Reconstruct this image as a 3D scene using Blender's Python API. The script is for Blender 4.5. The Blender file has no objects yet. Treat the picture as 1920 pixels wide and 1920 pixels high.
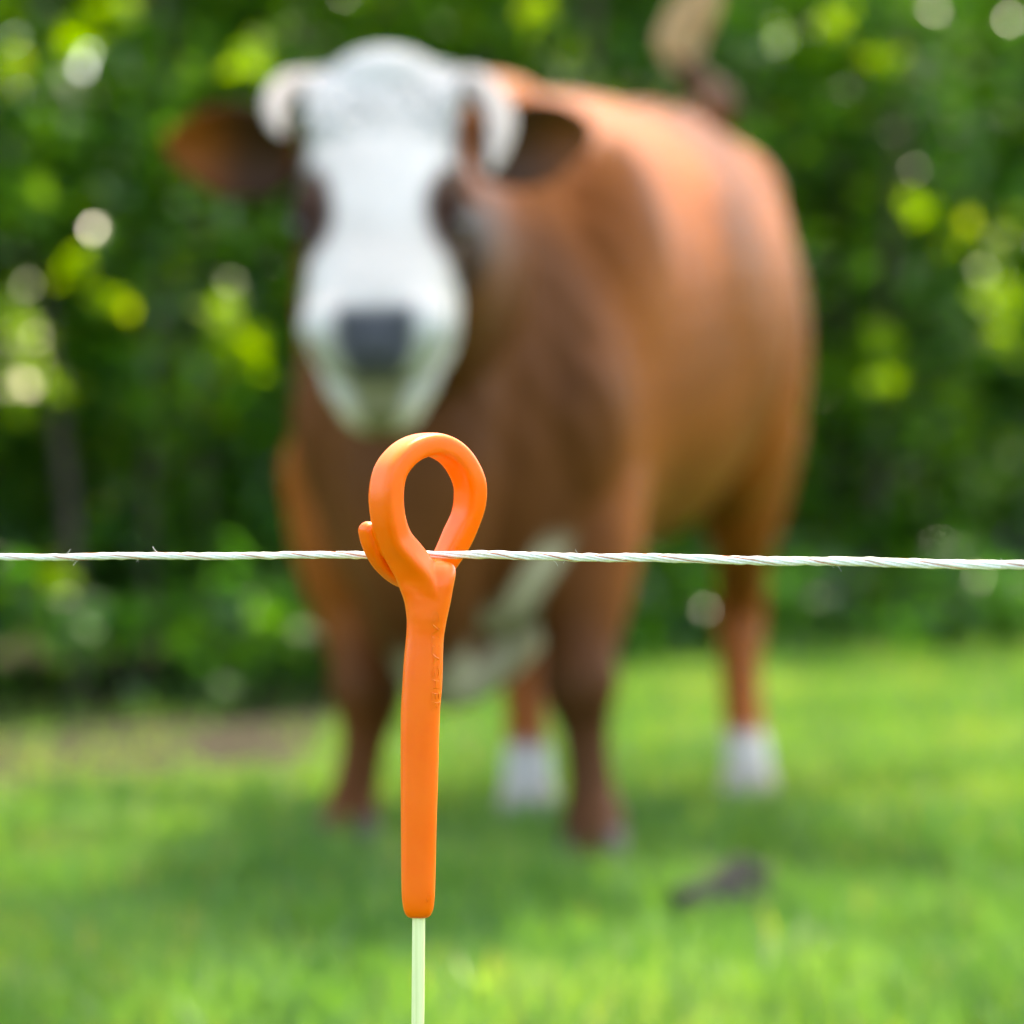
import bpy, bmesh, math, random
import numpy as np
from mathutils import Vector, Matrix
from mathutils.bvhtree import BVHTree

random.seed(7)
rng = np.random.default_rng(7)
R = math.radians
scene = bpy.context.scene
col = scene.collection

# ------------------------------------------------------------------ camera
CAM_H = 0.62          # metres above the ground
FPX = 7600.0          # focal length in pixels of a 1920 px wide frame
cam_data = bpy.data.cameras.new('camera')
cam = bpy.data.objects.new('camera', cam_data)
col.objects.link(cam)
cam.location = (0, 0, CAM_H)
cam.rotation_euler = (R(90), 0, 0)
cam_data.sensor_width = 24.0
cam_data.sensor_fit = 'HORIZONTAL'
cam_data.lens = 24.0 * FPX / 1920.0
cam_data.clip_start = 0.05
cam_data.clip_end = 2000
cam_data.dof.use_dof = True
cam_data.dof.focus_distance = 1.895
cam_data.dof.aperture_fstop = 4.6
scene.camera = cam

# ------------------------------------------------------------------ world, sun, exposure
SUN_EL = R(64)
SUN_DIR = Vector((0.46, 0.89, 0)).normalized() * math.cos(SUN_EL) + Vector((0, 0, math.sin(SUN_EL)))
world = bpy.data.worlds.new('World')
scene.world = world
world.use_nodes = True
wn = world.node_tree
wn.nodes.clear()
sky = wn.nodes.new('ShaderNodeTexSky')
sky.sky_type = 'NISHITA'
sky.sun_disc = False
sky.sun_elevation = SUN_EL
sky.sun_rotation = math.atan2(SUN_DIR.x, SUN_DIR.y)
sky.air_density = 1.0
sky.dust_density = 2.5
sky.ozone_density = 0.6
bg = wn.nodes.new('ShaderNodeBackground')
bg.inputs['Strength'].default_value = 0.15
wo = wn.nodes.new('ShaderNodeOutputWorld')
wn.links.new(sky.outputs[0], bg.inputs[0])
wn.links.new(bg.outputs[0], wo.inputs[0])

sun_data = bpy.data.lights.new('sun', 'SUN')
sun_data.energy = 2.0
sun_data.angle = R(0.53)
sun_data.color = (1.0, 0.96, 0.89)
sun = bpy.data.objects.new('sun', sun_data)
col.objects.link(sun)
sun.location = (6, 6, 12)
sun.rotation_euler = SUN_DIR.to_track_quat('Z', 'Y').to_euler()

scene.view_settings.view_transform = 'Standard'
scene.view_settings.look = 'None'
scene.view_settings.gamma = 1.0
scene.view_settings.use_curve_mapping = False
scene.view_settings.exposure = 2.65
scene.view_settings.use_white_balance = True
scene.view_settings.white_balance_temperature = 8200
scene.view_settings.white_balance_tint = 10
scene.cycles.use_denoising = True
scene.cycles.use_adaptive_sampling = True
scene.cycles.adaptive_threshold = 0.025
scene.cycles.max_bounces = 6
scene.cycles.diffuse_bounces = 3
scene.cycles.transmission_bounces = 4
scene.cycles.sample_clamp_indirect = 6.0
scene.cycles.caustics_reflective = False
scene.cycles.caustics_refractive = False


# ------------------------------------------------------------------ helpers
def P(px, py, d):
    """a place in the field: d metres ahead of the viewpoint, measured on the photograph"""
    return np.array([(px - 960.0) * d / FPX, d, CAM_H - (py - 960.0) * d / FPX])


def tag(o, label=None, cat=None, group=None, kind=None):
    if label: o['label'] = label
    if cat: o['category'] = cat
    if group: o['group'] = group
    if kind: o['kind'] = kind
    return o


def empty(name, loc):
    o = bpy.data.objects.new(name, None)
    o.empty_display_size = 0.1
    col.objects.link(o)
    o.location = loc
    return o


def link_mesh(name, me, mat=None, parent=None, smooth=True):
    """links a mesh given in world coordinates; under a parent it is moved into the parent's frame"""
    o = bpy.data.objects.new(name, me)
    col.objects.link(o)
    if mat: me.materials.append(mat)
    if smooth and len(me.polygons):
        me.polygons.foreach_set('use_smooth', np.ones(len(me.polygons), dtype=bool))
    if parent is not None:
        off = np.array(world_loc(parent))
        co = np.empty(len(me.vertices) * 3)
        me.vertices.foreach_get('co', co)
        me.vertices.foreach_set('co', (co.reshape(-1, 3) - off).ravel())
        o.parent = parent
    me.update()
    return o


def world_loc(o):
    v = Vector((0, 0, 0))
    while o is not None:
        v = v + o.location
        o = o.parent
    return v


def mesh_np(name, verts, faces):
    """fast mesh from numpy arrays; faces is an (n, k) array or a list of such arrays"""
    if not isinstance(faces, list): faces = [faces]
    verts = np.asarray(verts, dtype=np.float32)
    me = bpy.data.meshes.new(name)
    me.vertices.add(len(verts))
    me.vertices.foreach_set('co', verts.ravel())
    loops = np.concatenate([f.ravel() for f in faces]).astype(np.int32)
    sizes = np.concatenate([np.full(len(f), f.shape[1]) for f in faces])
    starts = np.concatenate([[0], np.cumsum(sizes)[:-1]]).astype(np.int32)
    me.loops.add(len(loops))
    me.loops.foreach_set('vertex_index', loops)
    me.polygons.add(len(sizes))
    me.polygons.foreach_set('loop_start', starts)
    me.update(calc_edges=True)
    me.validate()
    return me


def float_attr(me, name, values):
    a = me.attributes.new(name, 'FLOAT', 'POINT')
    a.data.foreach_set('value', np.asarray(values, dtype=np.float32))


def color_attr(me, name, rgb):
    a = me.attributes.new(name, 'FLOAT_COLOR', 'POINT')
    c = np.ones((len(rgb), 4), dtype=np.float32)
    c[:, :3] = rgb
    a.data.foreach_set('color', c.ravel())


def cr(arr, k=8):
    """Catmull-Rom through the rows of arr"""
    a = np.asarray(arr, dtype=float)
    p = np.vstack([2 * a[0] - a[1], a, 2 * a[-1] - a[-2]])
    out = []
    for i in range(1, len(p) - 2):
        for t in np.arange(k) / k:
            p0, p1, p2, p3 = p[i - 1], p[i], p[i + 1], p[i + 2]
            out.append(0.5 * ((2 * p1) + (p2 - p0) * t + (2 * p0 - 5 * p1 + 4 * p2 - p3) * t * t + (3 * p1 - p0 - 3 * p2 + p3) * t ** 3))
    out.append(a[-1])
    return np.array(out)


def sweep(pts, a, b, W, n=24, p=2.0, round_ends=True):
    """tube along pts, half-widths a along W and b across it; returns verts, [quads, tris]"""
    pts = np.asarray(pts, float)
    m = len(pts)
    a = np.broadcast_to(np.asarray(a, float), (m,)).copy()
    b = np.broadcast_to(np.asarray(b, float), (m,)).copy()
    W = np.broadcast_to(np.asarray(W, float), (m, 3)).copy()
    T = np.gradient(pts, axis=0)
    T /= np.linalg.norm(T, axis=1)[:, None]
    if round_ends:
        def cap(i, sgn):
            P_, A_, B_, W_, T_ = [], [], [], [], []
            e = min(a[i], b[i])
            for q in (0.35, 0.7, 0.92, 0.99):
                P_.append(pts[i] + sgn * T[i] * e * q); s = math.sqrt(1 - q * q)
                A_.append(a[i] - e + e * s if a[i] > e else e * s); B_.append(b[i] - e + e * s if b[i] > e else e * s)
                W_.append(W[i]); T_.append(T[i])
            return P_, A_, B_, W_, T_
        s0 = [x[::-1] for x in cap(0, -1)]
        s1 = cap(-1, 1)
        pts = np.vstack([s0[0], pts, s1[0]]); a = np.concatenate([s0[1], a, s1[1]]); b = np.concatenate([s0[2], b, s1[2]])
        W = np.vstack([s0[3], W, s1[3]]); T = np.vstack([s0[4], T, s1[4]])
        m = len(pts)
    W = W - (W * T).sum(1)[:, None] * T
    W /= np.linalg.norm(W, axis=1)[:, None]
    B = np.cross(T, W)
    th = np.arange(n) / n * 2 * math.pi
    c, s = np.cos(th), np.sin(th)
    cx = np.sign(c) * np.abs(c) ** (2 / p)
    sx = np.sign(s) * np.abs(s) ** (2 / p)
    V = pts[:, None, :] + a[:, None, None] * cx[None, :, None] * W[:, None, :] + b[:, None, None] * sx[None, :, None] * B[:, None, :]
    V = V.reshape(-1, 3)
    i, j = np.meshgrid(np.arange(m - 1), np.arange(n), indexing='ij')
    j2 = (j + 1) % n
    quads = np.stack([i * n + j, i * n + j2, (i + 1) * n + j2, (i + 1) * n + j], -1).reshape(-1, 4)
    c0, c1 = len(V), len(V) + 1
    V = np.vstack([V, pts[0], pts[-1]])
    jj = np.arange(n)
    t0 = np.stack([np.full(n, c0), (jj + 1) % n, jj], -1)
    t1 = np.stack([np.full(n, c1), (m - 1) * n + jj, (m - 1) * n + (jj + 1) % n], -1)
    return V, quads, np.vstack([t0, t1])


def ellipsoid(c, r, M=None, n=20, m=14):
    u = np.arange(n) / n * 2 * math.pi
    v = (np.arange(1, m)) / m * math.pi
    V = np.array([[math.sin(b) * math.cos(a), math.sin(b) * math.sin(a), math.cos(b)] for b in v for a in u])
    V = np.vstack([V, [0, 0, 1], [0, 0, -1]]) * np.asarray(r)
    if M is not None: V = V @ np.asarray(M)      # rows of M are the axes
    V = V + np.asarray(c)
    i, j = np.meshgrid(np.arange(m - 2), np.arange(n), indexing='ij')
    q = np.stack([i * n + j, (i + 1) * n + j, (i + 1) * n + (j + 1) % n, i * n + (j + 1) % n], -1).reshape(-1, 4)
    jj = np.arange(n); top = (m - 1) * n
    t = np.vstack([np.stack([np.full(n, top), jj, (jj + 1) % n], -1),
                   np.stack([np.full(n, top + 1), (m - 2) * n + (jj + 1) % n, (m - 2) * n + jj], -1)])
    return V, q, t


class Soup:
    def __init__(s): s.v, s.q, s.t, s.n = [], [], [], 0
    def add(s, part):
        V, q, t = part
        s.v.append(V); s.q.append(q + s.n); s.t.append(t + s.n); s.n += len(V)
    def mesh(s, name): return mesh_np(name, np.vstack(s.v), [np.vstack(s.q), np.vstack(s.t)])


def fuse(soup, name, voxel, smooth_it, factor=0.5):
    """one continuous skin over overlapping volumes"""
    me = soup.mesh(name + '_raw')
    o = bpy.data.objects.new(name + '_raw', me)
    col.objects.link(o)
    md = o.modifiers.new('r', 'REMESH'); md.mode = 'VOXEL'; md.voxel_size = voxel; md.adaptivity = 0
    sm = o.modifiers.new('s', 'SMOOTH'); sm.factor = factor; sm.iterations = smooth_it
    dg = bpy.context.evaluated_depsgraph_get()
    out = bpy.data.meshes.new_from_object(o.evaluated_get(dg))
    out.name = name
    bpy.data.objects.remove(o); bpy.data.meshes.remove(me)
    return out


def verts_of(me):
    co = np.empty(len(me.vertices) * 3); me.vertices.foreach_get('co', co)
    return co.reshape(-1, 3)


def normals_of(me):
    co = np.empty(len(me.vertices) * 3); me.vertices.foreach_get('normal', co)
    return co.reshape(-1, 3)


def sstep(x, a, b):
    t = np.clip((x - a) / (b - a), 0, 1)
    return t * t * (3 - 2 * t)


# ------------------------------------------------------------------ materials
def new_mat(name):
    m = bpy.data.materials.new(name); m.use_nodes = True
    nt = m.node_tree; nt.nodes.clear()
    out = nt.nodes.new('ShaderNodeOutputMaterial')
    return m, nt, out


def N(nt, kind, **kw):
    n = nt.nodes.new(kind)
    for k, v in kw.items():
        if k in n.inputs: n.inputs[k].default_value = v
        else: setattr(n, k, v)
    return n


def principled(nt, out, **kw):
    b = nt.nodes.new('ShaderNodeBsdfPrincipled')
    for k, v in kw.items(): b.inputs[k].default_value = v
    nt.links.new(b.outputs[0], out.inputs['Surface'])
    return b


def ramp(nt, stops):
    r = nt.nodes.new('ShaderNodeValToRGB')
    el = r.color_ramp.elements
    while len(el) < len(stops): el.new(0.5)
    for e, (p, c) in zip(el, stops): e.position = p; e.color = (*c, 1)
    return r


def leaf_material(name, stops, trans=(0.30, 0.42, 0.03), tmix=0.4, gloss=0.35, rough=0.38):
    m, nt, out = new_mat(name)
    at = N(nt, 'ShaderNodeAttribute', attribute_name='tint')
    rp = ramp(nt, stops)
    nt.links.new(at.outputs['Fac'], rp.inputs[0])
    b = N(nt, 'ShaderNodeBsdfPrincipled', Roughness=rough)
    b.inputs['Specular IOR Level'].default_value = gloss
    nt.links.new(rp.outputs[0], b.inputs['Base Color'])
    tr = N(nt, 'ShaderNodeBsdfTranslucent')
    mx = N(nt, 'ShaderNodeMix', data_type='RGBA', blend_type='MULTIPLY')
    mx.inputs[0].default_value = 1.0
    nt.links.new(rp.outputs[0], mx.inputs[6]); mx.inputs[7].default_value = (*trans, 1)
    nt.links.new(mx.outputs[2], tr.inputs[0])
    ms = N(nt, 'ShaderNodeMixShader'); ms.inputs[0].default_value = tmix
    nt.links.new(b.outputs[0], ms.inputs[1]); nt.links.new(tr.outputs[0], ms.inputs[2])
    nt.links.new(ms.outputs[0], out.inputs['Surface'])
    return m


MAT = {}
MAT['leaf'] = leaf_material('hedge_leaf', [(0.0, (0.018, 0.075, 0.018)), (0.45, (0.038, 0.122, 0.018)), (0.8, (0.085, 0.175, 0.018)), (1.0, (0.13, 0.21, 0.025))], trans=(3.2, 3.0, 0.7), tmix=0.42, gloss=0.48, rough=0.27)
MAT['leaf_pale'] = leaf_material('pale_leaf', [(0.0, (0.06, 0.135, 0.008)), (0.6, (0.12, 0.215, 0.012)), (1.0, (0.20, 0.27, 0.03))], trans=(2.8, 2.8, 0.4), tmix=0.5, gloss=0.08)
MAT['grass'] = leaf_material('grass_blade', [(0.0, (0.046, 0.132, 0.034)), (0.5, (0.094, 0.206, 0.050)), (0.85, (0.172, 0.262, 0.066)), (1.0, (0.24, 0.25, 0.08))], trans=(2.1, 2.05, 0.8), tmix=0.42, gloss=0.3, rough=0.45)

m, nt, out = new_mat('bark'); MAT['bark'] = m
b = principled(nt, out, Roughness=0.9)
tc = N(nt, 'ShaderNodeTexCoord'); mp = N(nt, 'ShaderNodeMapping'); mp.inputs['Scale'].default_value = (14, 14, 3)
nz = N(nt, 'ShaderNodeTexNoise', Scale=3.0, Detail=6.0)
rp = ramp(nt, [(0.3, (0.035, 0.026, 0.018)), (0.7, (0.11, 0.085, 0.06))])
nt.links.new(tc.outputs['Object'], mp.inputs[0]); nt.links.new(mp.outputs[0], nz.inputs['Vector'])
nt.links.new(nz.outputs[0], rp.inputs[0]); nt.links.new(rp.outputs[0], b.inputs['Base Color'])
bp = N(nt, 'ShaderNodeBump', Strength=0.8, Distance=0.02); nt.links.new(nz.outputs[0], bp.inputs['Height']); nt.links.new(bp.outputs[0], b.inputs['Normal'])

m, nt, out = new_mat('soil_and_turf'); MAT['ground'] = m
b = principled(nt, out, Roughness=1.0); b.inputs['Specular IOR Level'].default_value = 0.0
tc = N(nt, 'ShaderNodeTexCoord')
nz = N(nt, 'ShaderNodeTexNoise', Scale=1.3, Detail=8.0); nz2 = N(nt, 'ShaderNodeTexNoise', Scale=40.0, Detail=4.0)
nt.links.new(tc.outputs['Object'], nz.inputs['Vector']); nt.links.new(tc.outputs['Object'], nz2.inputs['Vector'])
r1 = ramp(nt, [(0.35, (0.045, 0.085, 0.022)), (0.6, (0.085, 0.115, 0.035)), (0.8, (0.13, 0.11, 0.06))])
nt.links.new(nz.outputs[0], r1.inputs[0])
r2 = ramp(nt, [(0.3, (0.024, 0.021, 0.017)), (0.7, (0.060, 0.052, 0.043))])
nt.links.new(nz2.outputs[0], r2.inputs[0])
at = N(nt, 'ShaderNodeAttribute', attribute_name='bare')
mx = N(nt, 'ShaderNodeMix', data_type='RGBA')
nt.links.new(at.outputs['Fac'], mx.inputs[0]); nt.links.new(r1.outputs[0], mx.inputs[6]); nt.links.new(r2.outputs[0], mx.inputs[7])
nt.links.new(mx.outputs[2], b.inputs['Base Color'])
bp = N(nt, 'ShaderNodeBump', Strength=0.7, Distance=0.03); nt.links.new(nz2.outputs[0], bp.inputs['Height']); nt.links.new(bp.outputs[0], b.inputs['Normal'])

m, nt, out = new_mat('orange_plastic'); MAT['orange'] = m
b = principled(nt, out, Roughness=0.36)
b.inputs['Specular IOR Level'].default_value = 0.38
b.inputs['Subsurface Weight'].default_value = 0.35
b.inputs['Subsurface Radius'].default_value = (1.0, 0.35, 0.05)
b.inputs['Subsurface Scale'].default_value = 0.003
tc = N(nt, 'ShaderNodeTexCoord')
nz = N(nt, 'ShaderNodeTexNoise', Scale=60.0, Detail=5.0)
rp = ramp(nt, [(0.3, (0.95, 0.132, 0.001)), (0.7, (0.98, 0.148, 0.002))])
nt.links.new(tc.outputs['Object'], nz.inputs['Vector']); nt.links.new(nz.outputs[0], rp.inputs[0]); nt.links.new(rp.outputs[0], b.inputs['Base Color'])
nf = N(nt, 'ShaderNodeTexNoise', Scale=900.0, Detail=3.0); nt.links.new(tc.outputs['Object'], nf.inputs['Vector'])
bp = N(nt, 'ShaderNodeBump', Strength=0.12, Distance=0.0004); nt.links.new(nf.outputs[0], bp.inputs['Height']); nt.links.new(bp.outputs[0], b.inputs['Normal'])
rr = N(nt, 'ShaderNodeMapRange'); rr.inputs['To Min'].default_value = 0.30; rr.inputs['To Max'].default_value = 0.46
nt.links.new(nz.outputs[0], rr.inputs[0]); nt.links.new(rr.outputs[0], b.inputs['Roughness'])

m, nt, out = new_mat('white_fibreglass'); MAT['rod'] = m
b = principled(nt, out, Roughness=0.22)
tc = N(nt, 'ShaderNodeTexCoord'); mp = N(nt, 'ShaderNodeMapping'); mp.inputs['Scale'].default_value = (900, 900, 6)
nz = N(nt, 'ShaderNodeTexNoise', Scale=1.0, Detail=3.0)
rp = ramp(nt, [(0.3, (0.66, 0.72, 0.36)), (0.7, (0.82, 0.85, 0.52))])
nt.links.new(tc.outputs['Object'], mp.inputs[0]); nt.links.new(mp.outputs[0], nz.inputs['Vector'])
nt.links.new(nz.outputs[0], rp.inputs[0]); nt.links.new(rp.outputs[0], b.inputs['Base Color'])

def plain(name, rgb, rough=0.6, var=0.12, scale=30.0, spec=0.4):
    m, nt, out = new_mat(name)
    b = principled(nt, out, Roughness=rough); b.inputs['Specular IOR Level'].default_value = spec
    tc = N(nt, 'ShaderNodeTexCoord'); nz = N(nt, 'ShaderNodeTexNoise', Scale=scale, Detail=5.0)
    lo = tuple(c * (1 - var) for c in rgb); hi = tuple(min(1, c * (1 + var)) for c in rgb)
    rp = ramp(nt, [(0.3, lo), (0.7, hi)])
    nt.links.new(tc.outputs['Object'], nz.inputs['Vector']); nt.links.new(nz.outputs[0], rp.inputs[0]); nt.links.new(rp.outputs[0], b.inputs['Base Color'])
    bp = N(nt, 'ShaderNodeBump', Strength=0.3, Distance=0.002); nt.links.new(nz.outputs[0], bp.inputs['Height']); nt.links.new(bp.outputs[0], b.inputs['Normal'])
    return m

MAT['twine'] = plain('white_polymer_twine', (0.80, 0.80, 0.78), 0.85, 0.10, 900.0, 0.15)
MAT['tracer'] = plain('rust_red_tracer_thread', (0.48, 0.17, 0.08), 0.5, 0.25, 500.0)
MAT['horn'] = plain('horn', (0.40, 0.345, 0.30), 0.45, 0.15, 25.0)
MAT['hoof'] = plain('hoof', (0.035, 0.026, 0.022), 0.5, 0.3, 30.0)
MAT['hoof_pale'] = plain('pale_hoof', (0.34, 0.29, 0.24), 0.5, 0.25, 30.0)
MAT['eye'] = plain('dark_eye', (0.012, 0.008, 0.006), 0.08, 0.3, 20.0, 0.6)
MAT['clod'] = plain('dark_earth', (0.050, 0.042, 0.034), 0.95, 0.45, 40.0)
MAT['tuft'] = plain('tan_tail_hair', (0.56, 0.38, 0.20), 0.7, 0.25, 40.0)
MAT['poll'] = plain('white_curly_hair', (0.475, 0.465, 0.44), 0.8, 0.12, 40.0)

m, nt, out = new_mat('cow_coat'); MAT['coat'] = m
b = principled(nt, out, Roughness=0.5)
b.inputs['Specular IOR Level'].default_value = 0.09
b.inputs['Sheen Weight'].default_value = 0.0
b.inputs['Sheen Roughness'].default_value = 0.4
at = N(nt, 'ShaderNodeAttribute', attribute_name='coat')
tc = N(nt, 'ShaderNodeTexCoord'); nz = N(nt, 'ShaderNodeTexNoise', Scale=7.0, Detail=8.0, Roughness=0.65)
rp = ramp(nt, [(0.3, (0.78, 0.76, 0.74)), (0.7, (1.12, 1.12, 1.12))])
mx = N(nt, 'ShaderNodeMix', data_type='RGBA', blend_type='MULTIPLY'); mx.inputs[0].default_value = 1.0
nt.links.new(tc.outputs['Object'], nz.inputs['Vector']); nt.links.new(nz.outputs[0], rp.inputs[0])
nt.links.new(at.outputs['Color'], mx.inputs[6]); nt.links.new(rp.outputs[0], mx.inputs[7]); nt.links.new(mx.outputs[2], b.inputs['Base Color'])
mp = N(nt, 'ShaderNodeMapping'); mp.inputs['Scale'].default_value = (220, 60, 60)
nf = N(nt, 'ShaderNodeTexNoise', Scale=1.0, Detail=4.0)
nt.links.new(tc.outputs['Object'], mp.inputs[0]); nt.links.new(mp.outputs[0], nf.inputs['Vector'])
bp = N(nt, 'ShaderNodeBump', Strength=0.5, Distance=0.006); nt.links.new(nf.outputs[0], bp.inputs['Height']); nt.links.new(bp.outputs[0], b.inputs['Normal'])


# ------------------------------------------------------------------ ground
HEDGE_A = np.array([-4.5, 9.0]); HEDGE_D = np.array([5.0, 5.5]); HEDGE_D = HEDGE_D / np.linalg.norm(HEDGE_D)
HEDGE_N = np.array([-HEDGE_D[1], HEDGE_D[0]])      # away from the camera

def hedge_coord(xy):
    r = np.asarray(xy) - HEDGE_A
    return r @ HEDGE_D, r @ HEDGE_N

def vnoise(x, y, seed=0):
    """smooth value noise, about -1..1"""
    def h(i, j): return np.modf(np.abs(np.sin(i * 127.1 + j * 311.7 + seed * 17.3) * 43758.5453))[0]
    i, j = np.floor(x), np.floor(y); u, v = x - i, y - j
    u = u * u * (3 - 2 * u); v = v * v * (3 - 2 * v)
    return 2 * ((h(i, j) * (1 - u) + h(i + 1, j) * u) * (1 - v) + (h(i, j + 1) * (1 - u) + h(i + 1, j + 1) * u) * v) - 1

def ground_z(x, y):
    return 0.018 * vnoise(x * 1.1, y * 1.1, 3) + 0.008 * vnoise(x * 4, y * 4, 4)

def bareness(x, y):
    s, q = hedge_coord(np.stack([x, y], -1))
    under = sstep(q, -0.15, 0.5) * (1 - sstep(q, 3.0, 4.2))
    left = sstep(q, -3.7, -2.0) * (1 - sstep(x, -0.6, -0.3)) * sstep(x, -3.2, -2.2) * (0.95 + 0.25 * vnoise(x * 3, y * 3, 9))
    return np.clip(np.maximum(under, left), 0, 1)

gx = np.concatenate([[-900, -300, -100, -40, -20], np.linspace(-12, 14, 131), [20, 40, 100, 300, 900]])
gy = np.concatenate([[-300, -60, -15], np.linspace(-3, 27, 151), [35, 60, 120, 300, 900]])
GX, GY = np.meshgrid(gx, gy, indexing='ij')
fade = (np.abs(GX - 1) < 13.5) & (GY > -3.2) & (GY < 27.5)
GZ = np.where(fade, ground_z(GX, GY), 0.0)
nx, ny = len(gx), len(gy)
i, j = np.meshgrid(np.arange(nx - 1), np.arange(ny - 1), indexing='ij')
gf = np.stack([i * ny + j, (i + 1) * ny + j, (i + 1) * ny + j + 1, i * ny + j + 1], -1).reshape(-1, 4)
gm = mesh_np('ground', np.stack([GX, GY, GZ], -1).reshape(-1, 3), gf)
float_attr(gm, 'bare', bareness(GX, GY).ravel())
ground = link_mesh('ground', gm, MAT['ground'])
tag(ground, kind='structure')


# ------------------------------------------------------------------ grass
def make_grass(name, n, x0, x1, y0, y1, hmin, hmax, label, wide=1.0):
    x = rng.uniform(x0, x1, n * 2); y = rng.uniform(y0, y1, n * 2)
    keep = (np.abs(x) < 0.126 * y * 1.0 + 1.6)
    keep &= rng.random(n * 2) > bareness(x, y) * 1.06
    clump = vnoise(x * 2.3, y * 2.3, 11) * 0.5 + vnoise(x * 6, y * 6, 12) * 0.5
    keep &= rng.random(n * 2) < 0.75 + 0.5 * clump
    x, y, clump = x[keep][:n], y[keep][:n], clump[keep][:n]
    n = len(x)
    h = rng.uniform(hmin, hmax, n) * (1.0 + 0.45 * clump) * (1 - 0.6 * bareness(x, y))
    hq = hedge_coord(np.stack([x, y], -1))[1]
    h = h * (1 + 1.2 * sstep(hq, -1.6, -0.3) * np.clip(0.35 + vnoise(x * 1.6, y * 1.6, 17), 0, 1))
    az = rng.uniform(0, 2 * math.pi, n); lean = np.abs(rng.normal(0.0, 0.55, n)) * h
    w = rng.uniform(0.0022, 0.0048, n) * wide * (1 + 0.06 * y)
    z = ground_z(x, y) - 0.006
    base = np.stack([x, y, z], -1)
    face = rng.uniform(0, math.pi, n)
    sx = np.stack([np.cos(face), np.sin(face), np.zeros(n)], -1) * w[:, None]
    ld = np.stack([np.cos(az), np.sin(az), np.zeros(n)], -1) * lean[:, None]
    up = np.array([0, 0, 1.0])
    mid = base + ld * 0.35 + up * (h * 0.62)[:, None]
    tip = base + ld + up * (h * 0.98)[:, None]
    V = np.stack([base - sx, base + sx, mid + sx * 0.75, mid - sx * 0.75, tip], 1).reshape(-1, 3)
    k = np.arange(n)[:, None] * 5
    me = mesh_np(name, V, [k + np.array([[0, 1, 2, 3]]), k + np.array([[3, 2, 4]])])
    t = np.clip(0.42 + 0.30 * vnoise(x * 1.3, y * 1.3, 21) + 0.26 * vnoise(x * 5, y * 5, 22) + rng.normal(0, 0.13, n), 0, 1)
    t = np.where(rng.random(n) < 0.03, 1.0, t)
    float_attr(me, 'tint', np.repeat(t, 5))
    o = link_mesh(name, me, MAT['grass'], smooth=False)
    tag(o, label, 'grass', kind='stuff')
    return o

make_grass('grass', 380000, -5.5, 6.5, 1.0, 19.0, 0.04, 0.095, 'short bright green pasture grass under and around the brown cow')


# ------------------------------------------------------------------ foliage
def leaves(centers, size, tint, droop=0.5, spread=1.0):
    """a folded leaf of four points at every centre"""
    n = len(centers)
    az = rng.uniform(0, 2 * math.pi, n)
    el = rng.normal(-0.25, droop, n)
    d = np.stack([np.cos(az) * np.cos(el), np.sin(az) * np.cos(el), np.sin(el)], -1)
    up = np.tile(np.array([0, 0, 1.0]), (n, 1)) + rng.normal(0, 0.5, (n, 3))
    s = np.cross(d, up); s /= np.linalg.norm(s, axis=1)[:, None]
    u = np.cross(s, d)
    L = (size * rng.uniform(0.6, 1.3, n))[:, None]
    c = centers
    base = c - d * L * 0.5
    V = np.stack([base, c + s * L * 0.32 + u * L * 0.09 - d * L * .03, base + d * L - u * L * 0.05, c - s * L * 0.32 + u * L * 0.09 - d * L * .03], 1).reshape(-1, 3)
    k = np.arange(n)[:, None] * 4
    F = np.concatenate([k + np.array([[0, 1, 2]]), k + np.array([[0, 2, 3]])])
    return V, F, np.repeat(np.clip(tint, 0, 1), 4)


def leaf_mesh(name, centers, size, tint, **kw):
    V, F, t = leaves(centers, size, tint, **kw)
    me = mesh_np(name, V, F)
    float_attr(me, 'tint', t)
    return me


def hedge_xy(s, q): return HEDGE_A[None, :] + s[:, None] * HEDGE_D + q[:, None] * HEDGE_N


def hedge_cloud(nclump, per, s0, s1, q0, q1, z0, z1, holes, rc=0.32, seed=0):
    s = rng.uniform(s0, s1, nclump); q = rng.uniform(q0, q1, nclump); z = rng.uniform(z0, z1, nclump)
    xy = hedge_xy(s, q)
    C = np.column_stack([xy, z])
    ctint = 0.38 + 0.16 * rng.normal(size=nclump) + 0.16 * vnoise(s * 0.9, z * 0.9, 31 + seed)
    idx = np.repeat(np.arange(nclump), per)
    off = rng.normal(0, 1, (nclump * per, 3)); off /= np.linalg.norm(off, axis=1)[:, None]
    off *= (rng.random(nclump * per) ** 0.45)[:, None] * rc * np.array([1.0, 1.0, 0.62])
    pts = C[idx] + off
    t = ctint[idx] + rng.normal(0, 0.12, len(pts))
    keep = pts[:, 2] > 0.03
    if holes:
        ps, pq = hedge_coord(pts[:, :2])
        for (hs, hz, hr, hrz, ks, kz) in holes:
            dd = ((ps - hs - ks * (pq - 1.0)) / hr) ** 2 + ((pts[:, 2] - hz - kz * (pq - 1.0)) / hrz) ** 2
            keep &= dd > 1.0
    return pts[keep], t[keep]


def hole_at(px, py, r, rz=None):
    """where a sight line from the photographer meets the middle of the hedge"""
    d = np.array([(px - 960) / FPX, 1.0])
    q0 = (-HEDGE_A) @ HEDGE_N; k = (1.0 - q0) / (d @ HEDGE_N)
    s, _ = hedge_coord(d * k)
    return (s, CAM_H - (py - 960) * k / FPX, r, rz or r, (d @ HEDGE_D) / (d @ HEDGE_N), -(py - 960) / FPX / (d @ HEDGE_N))

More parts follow.
